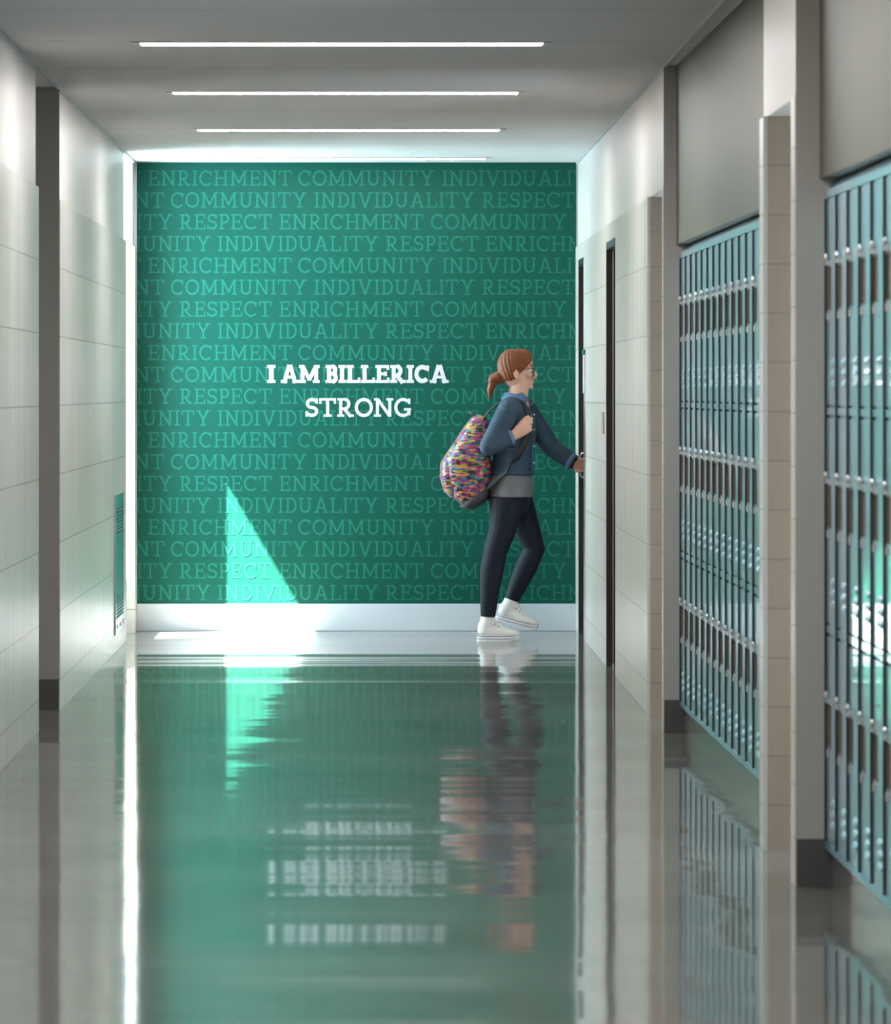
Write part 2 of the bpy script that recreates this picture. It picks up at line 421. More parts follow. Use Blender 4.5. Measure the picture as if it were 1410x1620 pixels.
def glyph(ch, w, t, e):
    """slab letter of cap height 1: stem width w, slab thickness t, slab overhang e. Returns quads and advance width"""
    h = w / 2; q = []
    def stem(x, y0=0.0, y1=1.0): q.extend(rect(x - h, x + h, y0, y1))
    def slab(x, bottom, l=1, r=1):
        y0, y1 = (0, t) if bottom else (1 - t, 1)
        q.extend(rect(x - h - e * l, x + h + e * r, y0, y1))
    s = e + h
    if ch == 'I':
        stem(s); slab(s, 1); slab(s, 0); return q, 2 * s
    if ch in 'EL':
        W_ = 0.66 + w * 0.9; stem(s); slab(s, 1, 1, 0); slab(s, 0, 1, 0 if ch == 'E' else 1)
        q += rect(s, W_, 0, t); q += rect(W_ - t, W_, 0, 0.30)
        if ch == 'E':
            q += rect(s, W_ - 0.03, 1 - t, 1); q += rect(W_ - 0.03 - t, W_ - 0.03, 0.72, 1)
            q += rect(s, W_ - 0.16, 0.5 - t/2 + 0.01, 0.5 + t/2 + 0.01); q += rect(W_ - 0.16 - t*0.9, W_ - 0.16, 0.38, 0.64)
        return q, W_
    if ch == 'T':
        W_ = 0.78 + w * 0.8; c = W_ / 2; stem(c); slab(c, 1, 1.2, 1.2); q += rect(0, W_, 1 - t, 1)
        q += rect(0, t, 0.70, 1); q += rect(W_ - t, W_, 0.70, 1); return q, W_
    if ch == 'H':
        x2 = s + 0.56 + w * 0.5; stem(s); stem(x2)
        for x in (s, x2): slab(x, 1); slab(x, 0)
        q += rect(s, x2, 0.5 - t/2, 0.5 + t/2); return q, x2 + s
    if ch == 'N':
        x2 = s + 0.58 + w * 0.5; stem(s); stem(x2); slab(s, 1); slab(s, 0, 1, 0); slab(x2, 0); 
        q += stroke([(s + h*0.1, 1.0 - h*0.6), (x2 - h*0.1, h*0.6)], w*1.0); return q, x2 + s
    if ch == 'M':
        x2 = s + 0.74 + w * 0.7; m_ = (s + x2) / 2; stem(s); stem(x2); slab(s, 1); slab(x2, 1); slab(s, 0, 1, 0); slab(x2, 0, 0, 1)
        q += stroke([(s + h*0.2, 1 - h*0.5), (m_, 0.18)], w*0.95); q += stroke([(x2 - h*0.2, 1 - h*0.5), (m_, 0.18)], w*0.95)
        q += rect(m_ - h*0.9, m_ + h*0.9, 0.14, 0.24); return q, x2 + s
    if ch == 'A':
        x0, x1 = s * 0.9, s * 0.9 + 0.62 + w * 0.55; c = (x0 + x1) / 2
        q += stroke([(x0, 0), (c - h*0.25, 1)], w); q += stroke([(x1, 0), (c + h*0.25, 1)], w)
        q += rect(c - h - e*0.55, c + h*0.6, 1 - t, 1); slab(x0, 1, 0.9, 0.8); slab(x1, 1, 0.8, 0.9)
        q += rect(x0 + (c - x0)*0.36, x1 - (c - x0)*0.36, 0.33 - t/2, 0.33 + t/2); return q, x1 + s * 0.9
    if ch == 'V':
        x0, x1 = s * 0.9, s * 0.9 + 0.64 + w * 0.55; c = (x0 + x1) / 2
        q += stroke([(x0, 1), (c, 0.0)], w); q += stroke([(x1, 1), (c, 0.0)], w); q += rect(c - h*1.05, c + h*1.05, 0, 0.05)
        slab(x0, 0, 0.9, 0.8); slab(x1, 0, 0.8, 0.9); return q, x1 + s * 0.9
    if ch == 'Y':
        x0, x1 = s * 0.9, s * 0.9 + 0.60 + w * 0.5; c = (x0 + x1) / 2
        q += stroke([(x0, 1), (c, 0.42)], w); q += stroke([(x1, 1), (c, 0.42)], w); stem(c, 0, 0.48); slab(c, 1, 1.1, 1.1)
        slab(x0, 0, 0.9, 0.8); slab(x1, 0, 0.8, 0.9); return q, x1 + s * 0.9
    if ch == 'U':
        x2 = s + 0.52 + w * 0.5; c = (s + x2) / 2; r = (x2 - s) / 2; stem(s, 0.32); stem(x2, 0.32); slab(s, 0); slab(x2, 0)
        q += stroke(arc(c, 0.34, r, 0.34 - h, 180, 360), w); return q, x2 + s
    if ch == 'D':
        W_ = 0.74 + w * 0.6; stem(s); slab(s, 1, 1, 0); slab(s, 0, 1, 0)
        rx = W_ - h - (s + 0.16); q += rect(s, s + 0.18, 0, t); q += rect(s, s + 0.18, 1 - t, 1)
        q += stroke(arc(s + 0.16, 0.5, rx, 0.5 - t/2, 90, -90), w); return q, W_
    if ch in 'PRB':
        W_ = 0.60 + w * 0.75; stem(s); slab(s, 1, 1, 0.9 if ch != 'B' else 0); slab(s, 0, 1, 0)
        y0 = 0.44 if ch != 'B' else 0.52; r = (1 - y0 - t/2 + t*0.0) / 2; cy = 1 - t/2 - r + 0.0
        bx = W_ - h - (0.04 if ch == 'B' else 0); xs = bx - r * 0.95
        q += rect(s, xs + 0.02, 1 - t, 1); q += rect(s, xs + 0.02, cy - r - t/2, cy - r + t/2)
        q += stroke(arc(xs, cy, bx - xs, r, 90, -90), w*0.98)
        if ch == 'B':
            r2 = (cy - r - t/2) / 2; cy2 = t/2 + r2; bx2 = W_ - h; xs2 = bx2 - r2
            q += rect(s, xs2 + 0.02, 0, t); q += stroke(arc(xs2, cy2, bx2 - xs2, r2, 90, -90), w*0.98)
        if ch == 'R':
            q += stroke([(xs - 0.02, cy - r), (W_ + 0.02, 0.0)], w); q += rect(W_ + 0.02 - h, W_ + 0.02 + h + e*0.7, 0, t)
            return q, W_ + 0.02 + h + e * 0.7
        return q, W_
    if ch == 'O':
        W_ = 0.90 + w * 0.5; q += stroke(arc(W_/2, 0.5, W_/2 - h, 0.515 - h, 0, 360, 40), w); return q, W_
    if ch in 'CG':
        W_ = 0.82 + w * 0.5; rx = 0.45 + w * 0.2
        a1 = 318 if ch == 'C' else 330
        q += stroke(arc(rx + 0.0, 0.5, rx - h, 0.515 - h, 46, a1, 36), w)
        xe = W_ - 0.03
        if ch == 'C':
            q += rect(xe - t, xe, 0.66, 0.98)
        else:
            q += rect(xe - t, xe, 0.68, 0.98); q += rect(xe - w, xe, 0.08, 0.46); q += rect(xe - w - 0.18, xe + e*0.4, 0.46 - t, 0.46)
        return q, W_
    if ch == 'S':
        W_ = 0.60 + w * 0.55; c = W_ / 2; rx = c - h; r1 = (0.5 - h) / 2 + 0.005
        cy1 = 1.01 - h - r1; cy2 = -0.01 + h + r1
        pts = arc(c, cy1, rx * 0.93, r1, 35, 270, 20)[:-1] + arc(c, cy2, rx, r1, 90, -145, 20)
        q += stroke(pts, w); q += rect(W_ - t - 0.03, W_ - 0.03, 0.70, 0.99); q += rect(0.0, t, 0.01, 0.30); return q, W_
    return q, 0.4

def word_into(mb, word, x0, x1, zb, cap, w, t, e, gap, y0, y1, clip):
    parts = []; adv = 0
    for i, ch in enumerate(word):
        q, a = glyph(ch, w, t, e); parts.append((q, adv)); adv += a + gap
    adv -= gap; k = (x1 - x0) / adv
    for gi, (q, off) in enumerate(parts):
        for qi, quad in enumerate(q):
            yo = y0 - qi * 1.2e-5 - (gi % 2) * 4e-6
            pts = [(x0 + (p.x + off) * k, zb + p.y * cap) for p in quad]
            # trim at the ends of the mural
            for lim, sgn in ((clip[0], 1), (clip[1], -1)):
                out = []
                for i in range(len(pts)):
                    a, b = pts[i], pts[(i+1) % len(pts)]
                    ia, ib = (a[0]-lim)*sgn >= 0, (b[0]-lim)*sgn >= 0
                    if ia: out.append(a)
                    if ia != ib:
                        u = (lim - a[0]) / (b[0] - a[0]); out.append((lim, a[1] + (b[1]-a[1])*u))
                pts = out
                if len(pts) < 3: break
            if len(pts) < 3: continue
            ar = sum(pts[i][0]*pts[(i+1)%len(pts)][1] - pts[(i+1)%len(pts)][0]*pts[i][1] for i in range(len(pts)))
            if abs(ar) < 1e-9: continue
            if ar < 0: pts = pts[::-1]
            mb.face([mb.vert((p[0], yo, p[1])) for p in pts])

_, ztop = wpt(0, 258); _, zbot = wpt(0, 957.5)
mural = MB().box(XL, XR + 0.004, BACK - 0.004, BACK, zbot, H).build('wall_mural', M['mural'])
tag(mural, 'green printed mural of repeated words filling the end wall above the white base', 'mural')
ROWS = [
    [('RESPECT', 84, 222), ('ENRICHMENT', 234.5, 461.5), ('COMMUNITY', 472, 687), ('INDIVIDUALITY', 700, 953)],
    [('ENRICHMENT', 33, 259.5), ('COMMUNITY', 270.5, 485.5), ('INDIVIDUALITY', 497.3, 750.5), ('RESPECT', 763.3, 909.5)],
    [('INDIVIDUALITY', 20, 272.5), ('RESPECT', 284.5, 429.8), ('ENRICHMENT', 442, 669.5), ('COMMUNITY', 681.7, 896.5), ('INDIVIDUALITY', 908.5, 1161)],
    [('COMMUNITY', 118, 333), ('INDIVIDUALITY', 344.7, 598.8), ('RESPECT', 610.4, 757), ('ENRICHMENT', 768.3, 996)],
]
S_B = F_PX / BACK
clip = (XL + 0.002, XR - 0.002)
for r in range(20):
    _, zb = wpt(0, 293.9 + 34.5 * r)
    for wd, a, b in ROWS[r % 4]:
        mb = MB()
        word_into(mb, wd, wpt(a, 0)[0], wpt(b, 0)[0], zb, 24.1 / S_B, 0.125, 0.085, 0.125, 0.125, BACK - 0.0052, 0, clip)
        mb.build('printed_word', M['mural_text'], mural)
_, zb = wpt(0, 605.8)
for wd, a, b in (('I', 422.7, 435.9), ('AM', 444.7, 505.8), ('BILLERICA', 515, 709.8)):
    mb = MB()
    word_into(mb, wd, wpt(a, 0)[0], wpt(b, 0)[0], zb, 28.2 / S_B, 0.25, 0.165, 0.105, 0.035, BACK - 0.0066, 0, clip)
    tag(mb.build('slogan_word', M['white_vinyl'], mural), 'heavy white slab letters')
mb = MB(); _, zb = wpt(0, 659.3)
word_into(mb, 'STRONG', wpt(483.5, 0)[0], wpt(650.3, 0)[0], zb, 29.4 / S_B, 0.17, 0.125, 0.11, 0.055, BACK - 0.0066, 0, clip)
tag(mb.build('slogan_word', M['white_vinyl'], mural), 'white slab letters of medium weight')

# ceiling edge trims ----------------------------------------------------------
struct('trim_1', MB().box(XLP, XLP + 0.012, NEAR, BACK, H - 0.012, H), M['ceiling_trim'])
struct('trim_2', MB().box(XRP - 0.012, XRP, NEAR, BACK, H - 0.010, H), M['ceiling_trim'])

# doors -----------------------------------------------------------------------
def doorway(n, a, b):
    fr = MB()
    fr.box(XR - 0.001, XR + 0.030, b - 0.03, b - 0.0005, 0, 2.150)          # far jamb
    fr.box(XR + 0.012, XR + 0.11, a + 0.0005, a + 0.03, 0, 2.150)           # near jamb
    fr.box(XR - 0.001, XR + 0.11, a + 0.03, b - 0.03, 2.112, 2.1495)        # head
    fr.box(XR + 0.037, XR + 0.11, b - 0.03, b - 0.0005, 0, 2.150)
    d = struct('door_%d' % n, fr, M['bronze'])
    MB().box(XR + 0.030, XR + 0.037, b - 0.031, b - 0.001, 0, 2.110).build('seal_strip', M['steel'], d)
    MB().box(XR + 0.055, XR + 0.095, a + 0.03, b - 0.033, 0.008, 2.108).build('door_leaf', M['door_leaf'], d)
    return d
d1 = doorway(1, D1A, D1B)
d2 = doorway(2, D2A, D2B)
for d, y, xo, za, zb in ((d1, 28.16, XR - 0.010, 0.915, 1.045), (d2, 24.55, XR + 0.028, 0.86, 1.10)):
    hb = MB()
    hb.tube([(XR + 0.056, y, za), (xo + 0.006, y, za), (xo, y, za + 0.01), (xo, y, zb - 0.01), (xo + 0.006, y, zb), (XR + 0.056, y, zb)], 0.008)
    hb.build('door_handle', M['steel'], d, smooth=True)

# ceiling strips --------------------------------------------------------------
names = ['nearest the camera of the four in view', 'second nearest of the four in view', 'third nearest of the four in view', 'closest to the green end wall']
for i, y in enumerate((19.10, 22.25, 25.42, 28.55, 15.95, 12.8, 9.65, 6.5, 3.35)):
    xc = -0.108
    lt = empty('linear_ceiling_light', (xc, y, H))
    if i < 4: tag(lt, 'thin white linear light strip across the ceiling, ' + names[i], 'ceiling light', 'light strips across the ceiling')
    else: tag(lt, 'thin white linear light strip across the ceiling over the front of the corridor', 'ceiling light', 'light strips over the front of the corridor')
    fr = MB()
    fr.box(-0.80, 0.80, -0.085, -0.075, -0.006, 0.0); fr.box(-0.80, 0.80, 0.075, 0.085, -0.006, 0.0)
    fr.box(-0.80, -0.769, -0.075, 0.075, -0.006, 0.0); fr.box(0.769, 0.80, -0.075, 0.075, -0.006, 0.0)
    fr.build('frame', M['light_frame'], lt)
    MB().box(-0.768, 0.768, -0.074, 0.074, -0.005, 0.0).build('diffuser', M['led_dim' if i == 3 else 'led'], lt)

# vent cover on the left wall ---------------------------------------------------
vt = empty('vent_cover', (XL, 26.90, 0.10))
tag(vt, 'tall steel vent cover with louvred top and bottom on the left tile wall', 'vent')
MB().box(0.0005, 0.010, -0.42, 0.42, 0, 0.745).build('panel', M['grille'], vt, bevel=0.002)
for z0, n in ((0.545, 8), (0.09, 7)):
    g = MB()
    for k in range(n):
        z = z0 + k * 0.018
        g.prism([(0.0095, z), (0.0145, z + 0.002), (0.0095, z + 0.011)], 1, -0.36, 0.36)
    g.build('grille', M['grille'], vt)
    s_ = MB()
    for k in range(n): s_.box(0.0098, 0.0104, -0.36, 0.36, z0 + k*0.018 - 0.005, z0 + k*0.018)
    s_.build('slot', M['dark_gap'], vt)
for yy in (-0.30, 0.0, 0.30):
    MB().ball((0.011, yy, 0.045), 0.006, 0.012, 0.012, 10, 6).build('screw', M['chrome'], vt, smooth=True)

# room signs ---------------------------------------------------------------------
sg = empty('room_sign', (XR, 25.62, 1.235))
tag(sg, 'small grey room sign plate on the tile just before the second doorway', 'sign')
MB().box(-0.006, -0.0005, -0.10, 0.10, -0.056, 0.056).build('plate', M['grey_paint'], sg, bevel=0.001)
sg = empty('room_sign', (XR, 27.86, 1.51))
tag(sg, 'narrow white room sign with green top beside the doorway the person enters', 'sign')
MB().box(-0.007, -0.0005, -0.10, 0.10, -0.125, 0.09).build('plate', M['white_vinyl'], sg, bevel=0.001)
MB().box(-0.011, -0.0005, -0.10, 0.10, 0.092, 0.118).build('header', M['mural_text'], sg, bevel=0.001)

# ------------------------------------------------------------------ lockers
LW = 0.300
Z0, Z1 = 0.135, 1.936
DOORS = [(1.357, 1.936), (0.748, 1.328), (0.135, 0.718)]
def locker_meshes():
    out = {}
    f = MB()
    f.box(0.0005, LW - 0.0005, 0.006, 0.30, 0.112, 1.945)
    f.box(0.0005, LW - 0.0005, -0.001, 0.006, 0.112, 0.131)                       # base rail
    for a, b in ((0.722, 0.744), (1.332, 1.353)): f.box(0.0005, LW - 0.0005, -0.001, 0.006, a, b)
    f.box(0.0005, LW - 0.0005, -0.001, 0.006, 1.940, 1.962)
    out['frame'] = f.mesh('frame', M['locker'])
    hs = MB().box(0.0005, 0.0085, -0.0068, 0.006, 0.135, 1.938)
    out['hinge_strip'] = hs.mesh('hinge_strip', M['locker_dark'])
    h = 0.579
    d = MB()                                                        # plate with a real opening for the pull
    px0, px1, pz0, pz1 = 0.022, 0.130, h - 0.312, h - 0.190
    x0, x1 = 0.009, LW - 0.008
    d.box(x0, px0, 0, 0.006, 0.002, h - 0.002); d.box(px1, x1, 0, 0.006, 0.002, h - 0.002)
    d.box(px0, px1, 0, 0.006, 0.002, pz0); d.box(px0, px1, 0, 0.006, pz1, h - 0.002)
    out['door'] = d.mesh('door', M['locker'])
    p = MB()
    p.box(px0, px0 + 0.002, -0.0012, 0.0058, pz0, pz1); p.box(px1 - 0.002, px1, -0.0006, 0.0058, pz0, pz1)
    p.box(px0, px1, -0.0006, 0.0058, pz1 - 0.004, pz1); p.box(px0, px1, -0.0006, 0.0058, pz0, pz0 + 0.004)
    p.box(px0, px1, 0.0050, 0.0058, pz0, pz1)
    out['pull'] = p.mesh('recessed_pull', M['pocket'])
    l = MB()
    l.box(0.045, 0.085, -0.010, 0.0, pz1 + 0.004, pz1 + 0.016); l.ball((0.065, -0.009, pz1 + 0.026), 0.012, 0.006, 0.012, 10, 6)
    out['latch'] = l.mesh('latch', M['chrome'])
    out['lock_plate'] = MB().box(0.05, 0.075, -0.006, -0.0003, pz0 - 0.026, pz0 - 0.006).mesh('lock_plate', M['chrome'])
    v = MB()
    v.prism([(-0.0002, 0.011), (-0.006, 0.005), (-0.0095, -0.003), (-0.0095, -0.006), (-0.0002, -0.007)], 0, 0.170, 0.270)
    out['louvre'] = v.mesh('louvre', M['locker'])
    return out
LM = locker_meshes()
def add(me, parent, name, loc=(0, 0, 0)):
    o = bpy.data.objects.new(name, me); COL.objects.link(o); o.parent = parent; o.location = loc; return o
ORD = ['first', 'second', 'third', 'fourth', 'fifth', 'sixth', 'seventh', 'eighth', 'ninth', 'tenth', 'eleventh', 'twelfth', 'thirteenth', 'fourteenth', 'fifteenth', 'sixteenth']
def locker(origin, ang, label, group):
    r = empty('locker', origin, ang)
    tag(r, label, 'locker', group)
    add(LM['frame'], r, 'frame'); add(LM['hinge_strip'], r, 'hinge_strip')
    for a, b in DOORS:
        d = add(LM['door'], r, 'door', (0, 0, a))
        add(LM['pull'], d, 'recessed_pull'); add(LM['latch'], d, 'latch'); add(LM['lock_plate'], d, 'lock_plate')
        for z in (0.122, 0.091, 0.060): add(LM['louvre'], d, 'louvre', (0, 0, z))
    return r
def bay(y_far, x_far, slope, n, first, where, group, y_near):
    ang = -PI/2 + slope
    dx, dy = math.cos(ang), math.sin(ang)
    for i in range(n):
        t = first + i * LW
        locker((x_far + dx * t, y_far + dy * t, 0), ang, 'three-door blue steel locker, %s from far end of %s' % (ORD[i], where), group)
    # filler strips, curb and bulkhead follow the same line
    L = y_far - y_near
    e = empty('aligner', (x_far, y_far, 0), ang)
    mtx = Matrix.Translation((x_far, y_far, 0)) @ Matrix.Rotation(ang, 4, 'Z')
    bpy.data.objects.remove(e)
    def put(o): o.matrix_world = mtx; return o
    tag(put(MB().box(0.004, first - 0.006, 0.0, 0.30, 0.112, 1.945).build('locker_filler', M['locker'])),
        'narrow blank steel filler strip beside the first locker of the %s' % where, 'filler strip')
    tag(put(MB().prism([(0.004, 1.963), (0.03, 1.992), (0.30, 1.992), (0.30, 1.963)], 0, 0.0, L).build('locker_top_cover', M['locker'])),
        'long sloped steel cover strip along the top of the lockers in the %s' % where, 'cover strip')
    return put, L
p1, L1 = bay(20.409, 1.268, 0.0056, 15, 0.070, 'farther locker bay', 'lockers in the bay beyond the tan pillar', 15.37)
p2, L2 = bay(14.079, 1.283, 0.0066, 9, 0.060, 'nearest locker bay', 'lockers in the nearest bay', 11.31)
for p, L, nm in ((p1, L1, 'far'), (p2, L2, 'near')):
    o = MB().box(0.0, L, 0.018, 0.32, 0.0, 0.1115).build('trim_curb_' + nm, M['concrete']); o['kind'] = 'structure'; p(o)
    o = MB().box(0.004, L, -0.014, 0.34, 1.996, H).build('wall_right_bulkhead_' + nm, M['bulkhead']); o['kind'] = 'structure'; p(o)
    o = MB().box(-0.02, L, 0.34, 0.44, 0, H).build('wall_right_recess_' + nm, M['grey_paint']); o['kind'] = 'structure'; p(o)
# ------------------------------------------------------------------ the person
M['skin'] = paint('skin', (0.60, 0.33, 0.25), 0.5, var=0.06, scale=(25, 25, 25))
M['lips'] = paint('lips', (0.42, 0.15, 0.13), 0.4)
M['hair'] = paint('hair', (0.165, 0.046, 0.010), 0.5, spec=0.3, var=0.4, scale=(18, 90, 30))
M['denim'] = paint('denim', (0.020, 0.046, 0.080), 0.75, var=0.30, scale=(14, 14, 10), bump=0.3, bscale=500)
M['denim_light'] = paint('denim_light', (0.08, 0.15, 0.24), 0.75, var=0.2, scale=(20, 20, 20))
M['jeans'] = paint('jeans', (0.005, 0.008, 0.018), 0.7, spec=0.3, var=0.25, scale=(12, 12, 6), bump=0.3, bscale=400)
M['shirt'] = paint('shirt', (0.13, 0.13, 0.14), 0.8, var=0.1, scale=(20, 20, 20))
M['canvas'] = paint('white_canvas', (0.80, 0.79, 0.78), 0.7)
M['sole'] = paint('sole_rubber', (0.82, 0.83, 0.85), 0.45)
M['navy'] = paint('navy_line', (0.05, 0.08, 0.16), 0.5)
M['black'] = paint('black_web', (0.012, 0.012, 0.014), 0.6)
M['charcoal'] = paint('charcoal_cloth', (0.035, 0.037, 0.045), 0.7)
M['eye'] = paint('eye_white', (0.8, 0.8, 0.78), 0.2)
M['iris'] = paint('iris', (0.05, 0.03, 0.02), 0.2)
M['sequin'] = sequin_mat()
YP = 28.05                       # she walks along the end wall, about a metre in front of it
K = YP / F_PX
def P(x, y, dy=0.0):             # measured outline point -> metres, at her own distance from the camera
    return Vector(((x - VX) * K, YP + dy, EYE - (y - VY) * K))
SOLE_Z = P(0, 1012.5).z
DZ = -SOLE_Z                     # let the standing sole rest exactly on the floor
def Q(x, y, dy=0.0): return P(x, y, dy) + Vector((0, 0, DZ))
lat = (0, 1, 0)

# head, built as level rings: (height above the chin, front, back, half width)
HX, HZ = Q(819, 0).x, Q(0, 616).z
LEV = [(-0.004, 0.066, 0.030, 0.016), (0.006, 0.080, 0.012, 0.028), (0.020, 0.086, -0.005, 0.037), (0.042, 0.084, -0.045, 0.050), (0.066, 0.086, -0.075, 0.058),
       (0.090, 0.084, -0.092, 0.067), (0.108, 0.079, -0.099, 0.070), (0.122, 0.085, -0.102, 0.072), (0.140, 0.088, -0.102, 0.073), (0.162, 0.083, -0.099, 0.072),
       (0.186, 0.066, -0.087, 0.064), (0.206, 0.036, -0.062, 0.046), (0.216, 0.008, -0.034, 0.022)]
def head_rings(grow=0.0, z0=None):
    return [((HX + (f + b) / 2, YP, HZ + z + (grow if z > 0.18 else 0)), w + grow, (f - b) / 2 + grow, lat) for z, f, b, w in LEV if z0 is None or z >= z0]
B = MB()
B.loft(head_rings(), 28)
hp = lambda x, y, z: (HX + x, YP + y, HZ + z)
# nose, lips, brow, ears
B.loft([(hp(0.083, 0, 0.118), 0.007, 0.006), (hp(0.095, 0, 0.095), 0.010, 0.009), (hp(0.104, 0, 0.078), 0.014, 0.010), (hp(0.096, 0, 0.066), 0.015, 0.009), (hp(0.082, 0, 0.062), 0.012, 0.008)], 12)
B.ball(hp(0.083, 0, 0.046), 0.011, 0.022, 0.006); B.ball(hp(0.081, 0, 0.036), 0.011, 0.020, 0.006)
B.ball(hp(0.078, 0, 0.012), 0.013, 0.018, 0.014)
for sg_ in (-1, 1):
    B.ball(hp(0.076, 0.034 * sg_, 0.127), 0.013, 0.026, 0.006)
    B.ball(hp(0.064, 0.040 * sg_, 0.082), 0.020, 0.020, 0.018)
    B.ball(hp(-0.010, 0.075 * sg_, 0.092), 0.018, 0.007, 0.031); B.ball(hp(-0.004, 0.073 * sg_, 0.070), 0.011, 0.006, 0.013)
# neck and trunk
B.loft([(Q(824, 600), 0.050, 0.056, lat), (Q(822, 612), 0.048, 0.054, lat), (Q(820, 624), 0.052, 0.056, lat), (Q(818, 634), 0.080, 0.066, lat), (Q(816, 645), 0.145, 0.082, lat)], 24)
TR = [(Q(806, 806), 0.120, 0.090, lat), (Q(806, 790), 0.158, 0.106, lat), (Q(806, 770), 0.160, 0.106, lat), (Q(809, 742), 0.138, 0.092, lat), (Q(813, 710), 0.140, 0.098, lat),
      (Q(814, 685), 0.152, 0.112, lat), (Q(814, 662), 0.162, 0.102, lat), (Q(815, 646), 0.160, 0.078, lat), (Q(817, 636), 0.115, 0.058, lat)]
B.loft(TR, 28)
# arms: right arm bent, hand on the strap; left arm reaching for the door
RS, RE, RW = Q(806, 647, -0.165), Q(772, 706, -0.215), Q(812, 689, -0.190)
LS, LE_, LWr = Q(832, 648, 0.150), Q(874, 709, 0.130), Q(909, 733, 0.085)
B.loft([(RS, 0.050, 0.050), (RS.lerp(RE, 0.5), 0.044, 0.046), (RE, 0.038, 0.040)], 16); B.ball(RE, 0.040, 0.038, 0.040)
B.loft([(RE, 0.038, 0.040), (RE.lerp(RW, 0.4), 0.037, 0.040), (RW, 0.024, 0.029)], 16)
B.loft([(LS, 0.050, 0.050), (LS.lerp(LE_, 0.5), 0.043, 0.045), (LE_, 0.038, 0.040)], 16); B.ball(LE_, 0.039, 0.038, 0.039)
B.loft([(LE_, 0.038, 0.040), (LE_.lerp(LWr, 0.4), 0.036, 0.039), (LWr, 0.024, 0.028)], 16)
for q in (RS, LS): B.ball(q, 0.058, 0.058, 0.058)
# right fist round the shoulder strap: back of the hand to the camera, knuckles forward
STR = Q(834, 676, -0.170)
knu = []
B.loft([(RW, 0.024, 0.029), (Q(819, 683, -0.196), 0.019, 0.036), (Q(828, 676, -0.200), 0.017, 0.041), (Q(835, 671, -0.196), 0.014, 0.040)], 16)
for k in range(4):
    t_ = k / 3.0
    a = Q(836 - 1.0 * k, 661.5 + 6.2 * k, -0.196)
    r_ = (0.0098, 0.0102, 0.0098, 0.0085)[k]; L_ = (0.95, 1.05, 1.0, 0.82)[k]
    B.tube([a - Vector((0.028, 0, -0.002)), a, a + Vector((0.016 * L_, 0.014, -0.002)), a + Vector((0.014 * L_, 0.038, -0.003)), a + Vector((-0.006, 0.046, -0.002))], [r_ * 1.05, r_ * 1.1, r_, r_ * 0.95, r_ * 0.8], 10)
th = Q(822, 673, -0.200)
B.tube([Q(818, 681, -0.195), th + Vector((0.004, 0.010, 0.018)), Q(829, 662, -0.184), Q(836, 658, -0.176)], [0.013, 0.012, 0.0105, 0.0085], 10)
# left hand closing on the door pull
HB = Vector((XR - 0.010, 28.16, 0.98))
B.loft([(LWr, 0.024, 0.028), (Q(914, 734.5, 0.090), 0.019, 0.036), (Q(918.5, 736, 0.096), 0.015, 0.040), (Q(920.5, 736.5, 0.098), 0.012, 0.039)], 16)
kz = Q(0, 727.5).z
for k in range(4):
    a = Vector((XR - 0.014, 28.135, kz - 0.0215 * k)); r_ = (0.0095, 0.0100, 0.0096, 0.0084)[k]
    B.tube([a + Vector((-0.030, 0.002, -0.002)), a + Vector((-0.004, 0, 0)), a + Vector((0.020, 0.006, 0)), a + Vector((0.023, 0.030, 0)), a + Vector((0.004, 0.044, 0))], [r_ * 1.05, r_ * 1.1, r_, r_ * 0.95, r_ * 0.8], 10)
B.tube([Q(913, 730, 0.100), Q(916.5, 726, 0.120), Vector((XR - 0.018, 28.185, kz + 0.004)), Vector((XR - 0.002, 28.190, kz - 0.012))], [0.012, 0.0115, 0.010, 0.0085], 10)
# legs
RL = [(Q(801, 790, -0.085), 0.088, 0.088), (Q(798, 815, -0.085), 0.080, 0.078), (Q(794, 840, -0.082), 0.068, 0.066), (Q(783, 874, -0.078), 0.054, 0.056), (Q(778, 902, -0.078), 0.051, 0.056), (Q(774, 940, -0.078), 0.040, 0.043), (Q(771.5, 975, -0.078), 0.033, 0.036), (Q(771, 988, -0.078), 0.034, 0.038)]
LL = [(Q(816, 790, 0.085), 0.088, 0.088), (Q(826, 815, 0.085), 0.078, 0.076), (Q(836, 842, 0.085), 0.066, 0.064), (Q(846, 870, 0.085), 0.053, 0.054), (Q(834, 897, 0.085), 0.050, 0.053), (Q(820, 928, 0.085), 0.039, 0.042), (Q(810, 951, 0.085), 0.031, 0.034), (Q(808, 962, 0.085), 0.030, 0.033)]
for LG in (RL, LL): B.loft(LG, 20)
# feet inside the shoes
B.loft([(Q(764, 1000, -0.078), 0.018, 0.018), (Q(776, 1000, -0.078), 0.024, 0.022), (Q(795, 1005.5, -0.078), 0.024, 0.011), (Q(808, 1007, -0.078), 0.020, 0.007)], 14)
B.loft([(Q(796, 974, 0.085), 0.018, 0.018), (Q(808, 977, 0.085), 0.024, 0.022), (Q(824, 986, 0.085), 0.024, 0.011), (Q(836, 991, 0.085), 0.020, 0.007)], 14)
person = B.fused('person', M['skin'], None, 0.0042, 3, 0.5)
tag(person, 'red-haired person in denim jacket and black jeans walking right, pulling a door open', 'person')

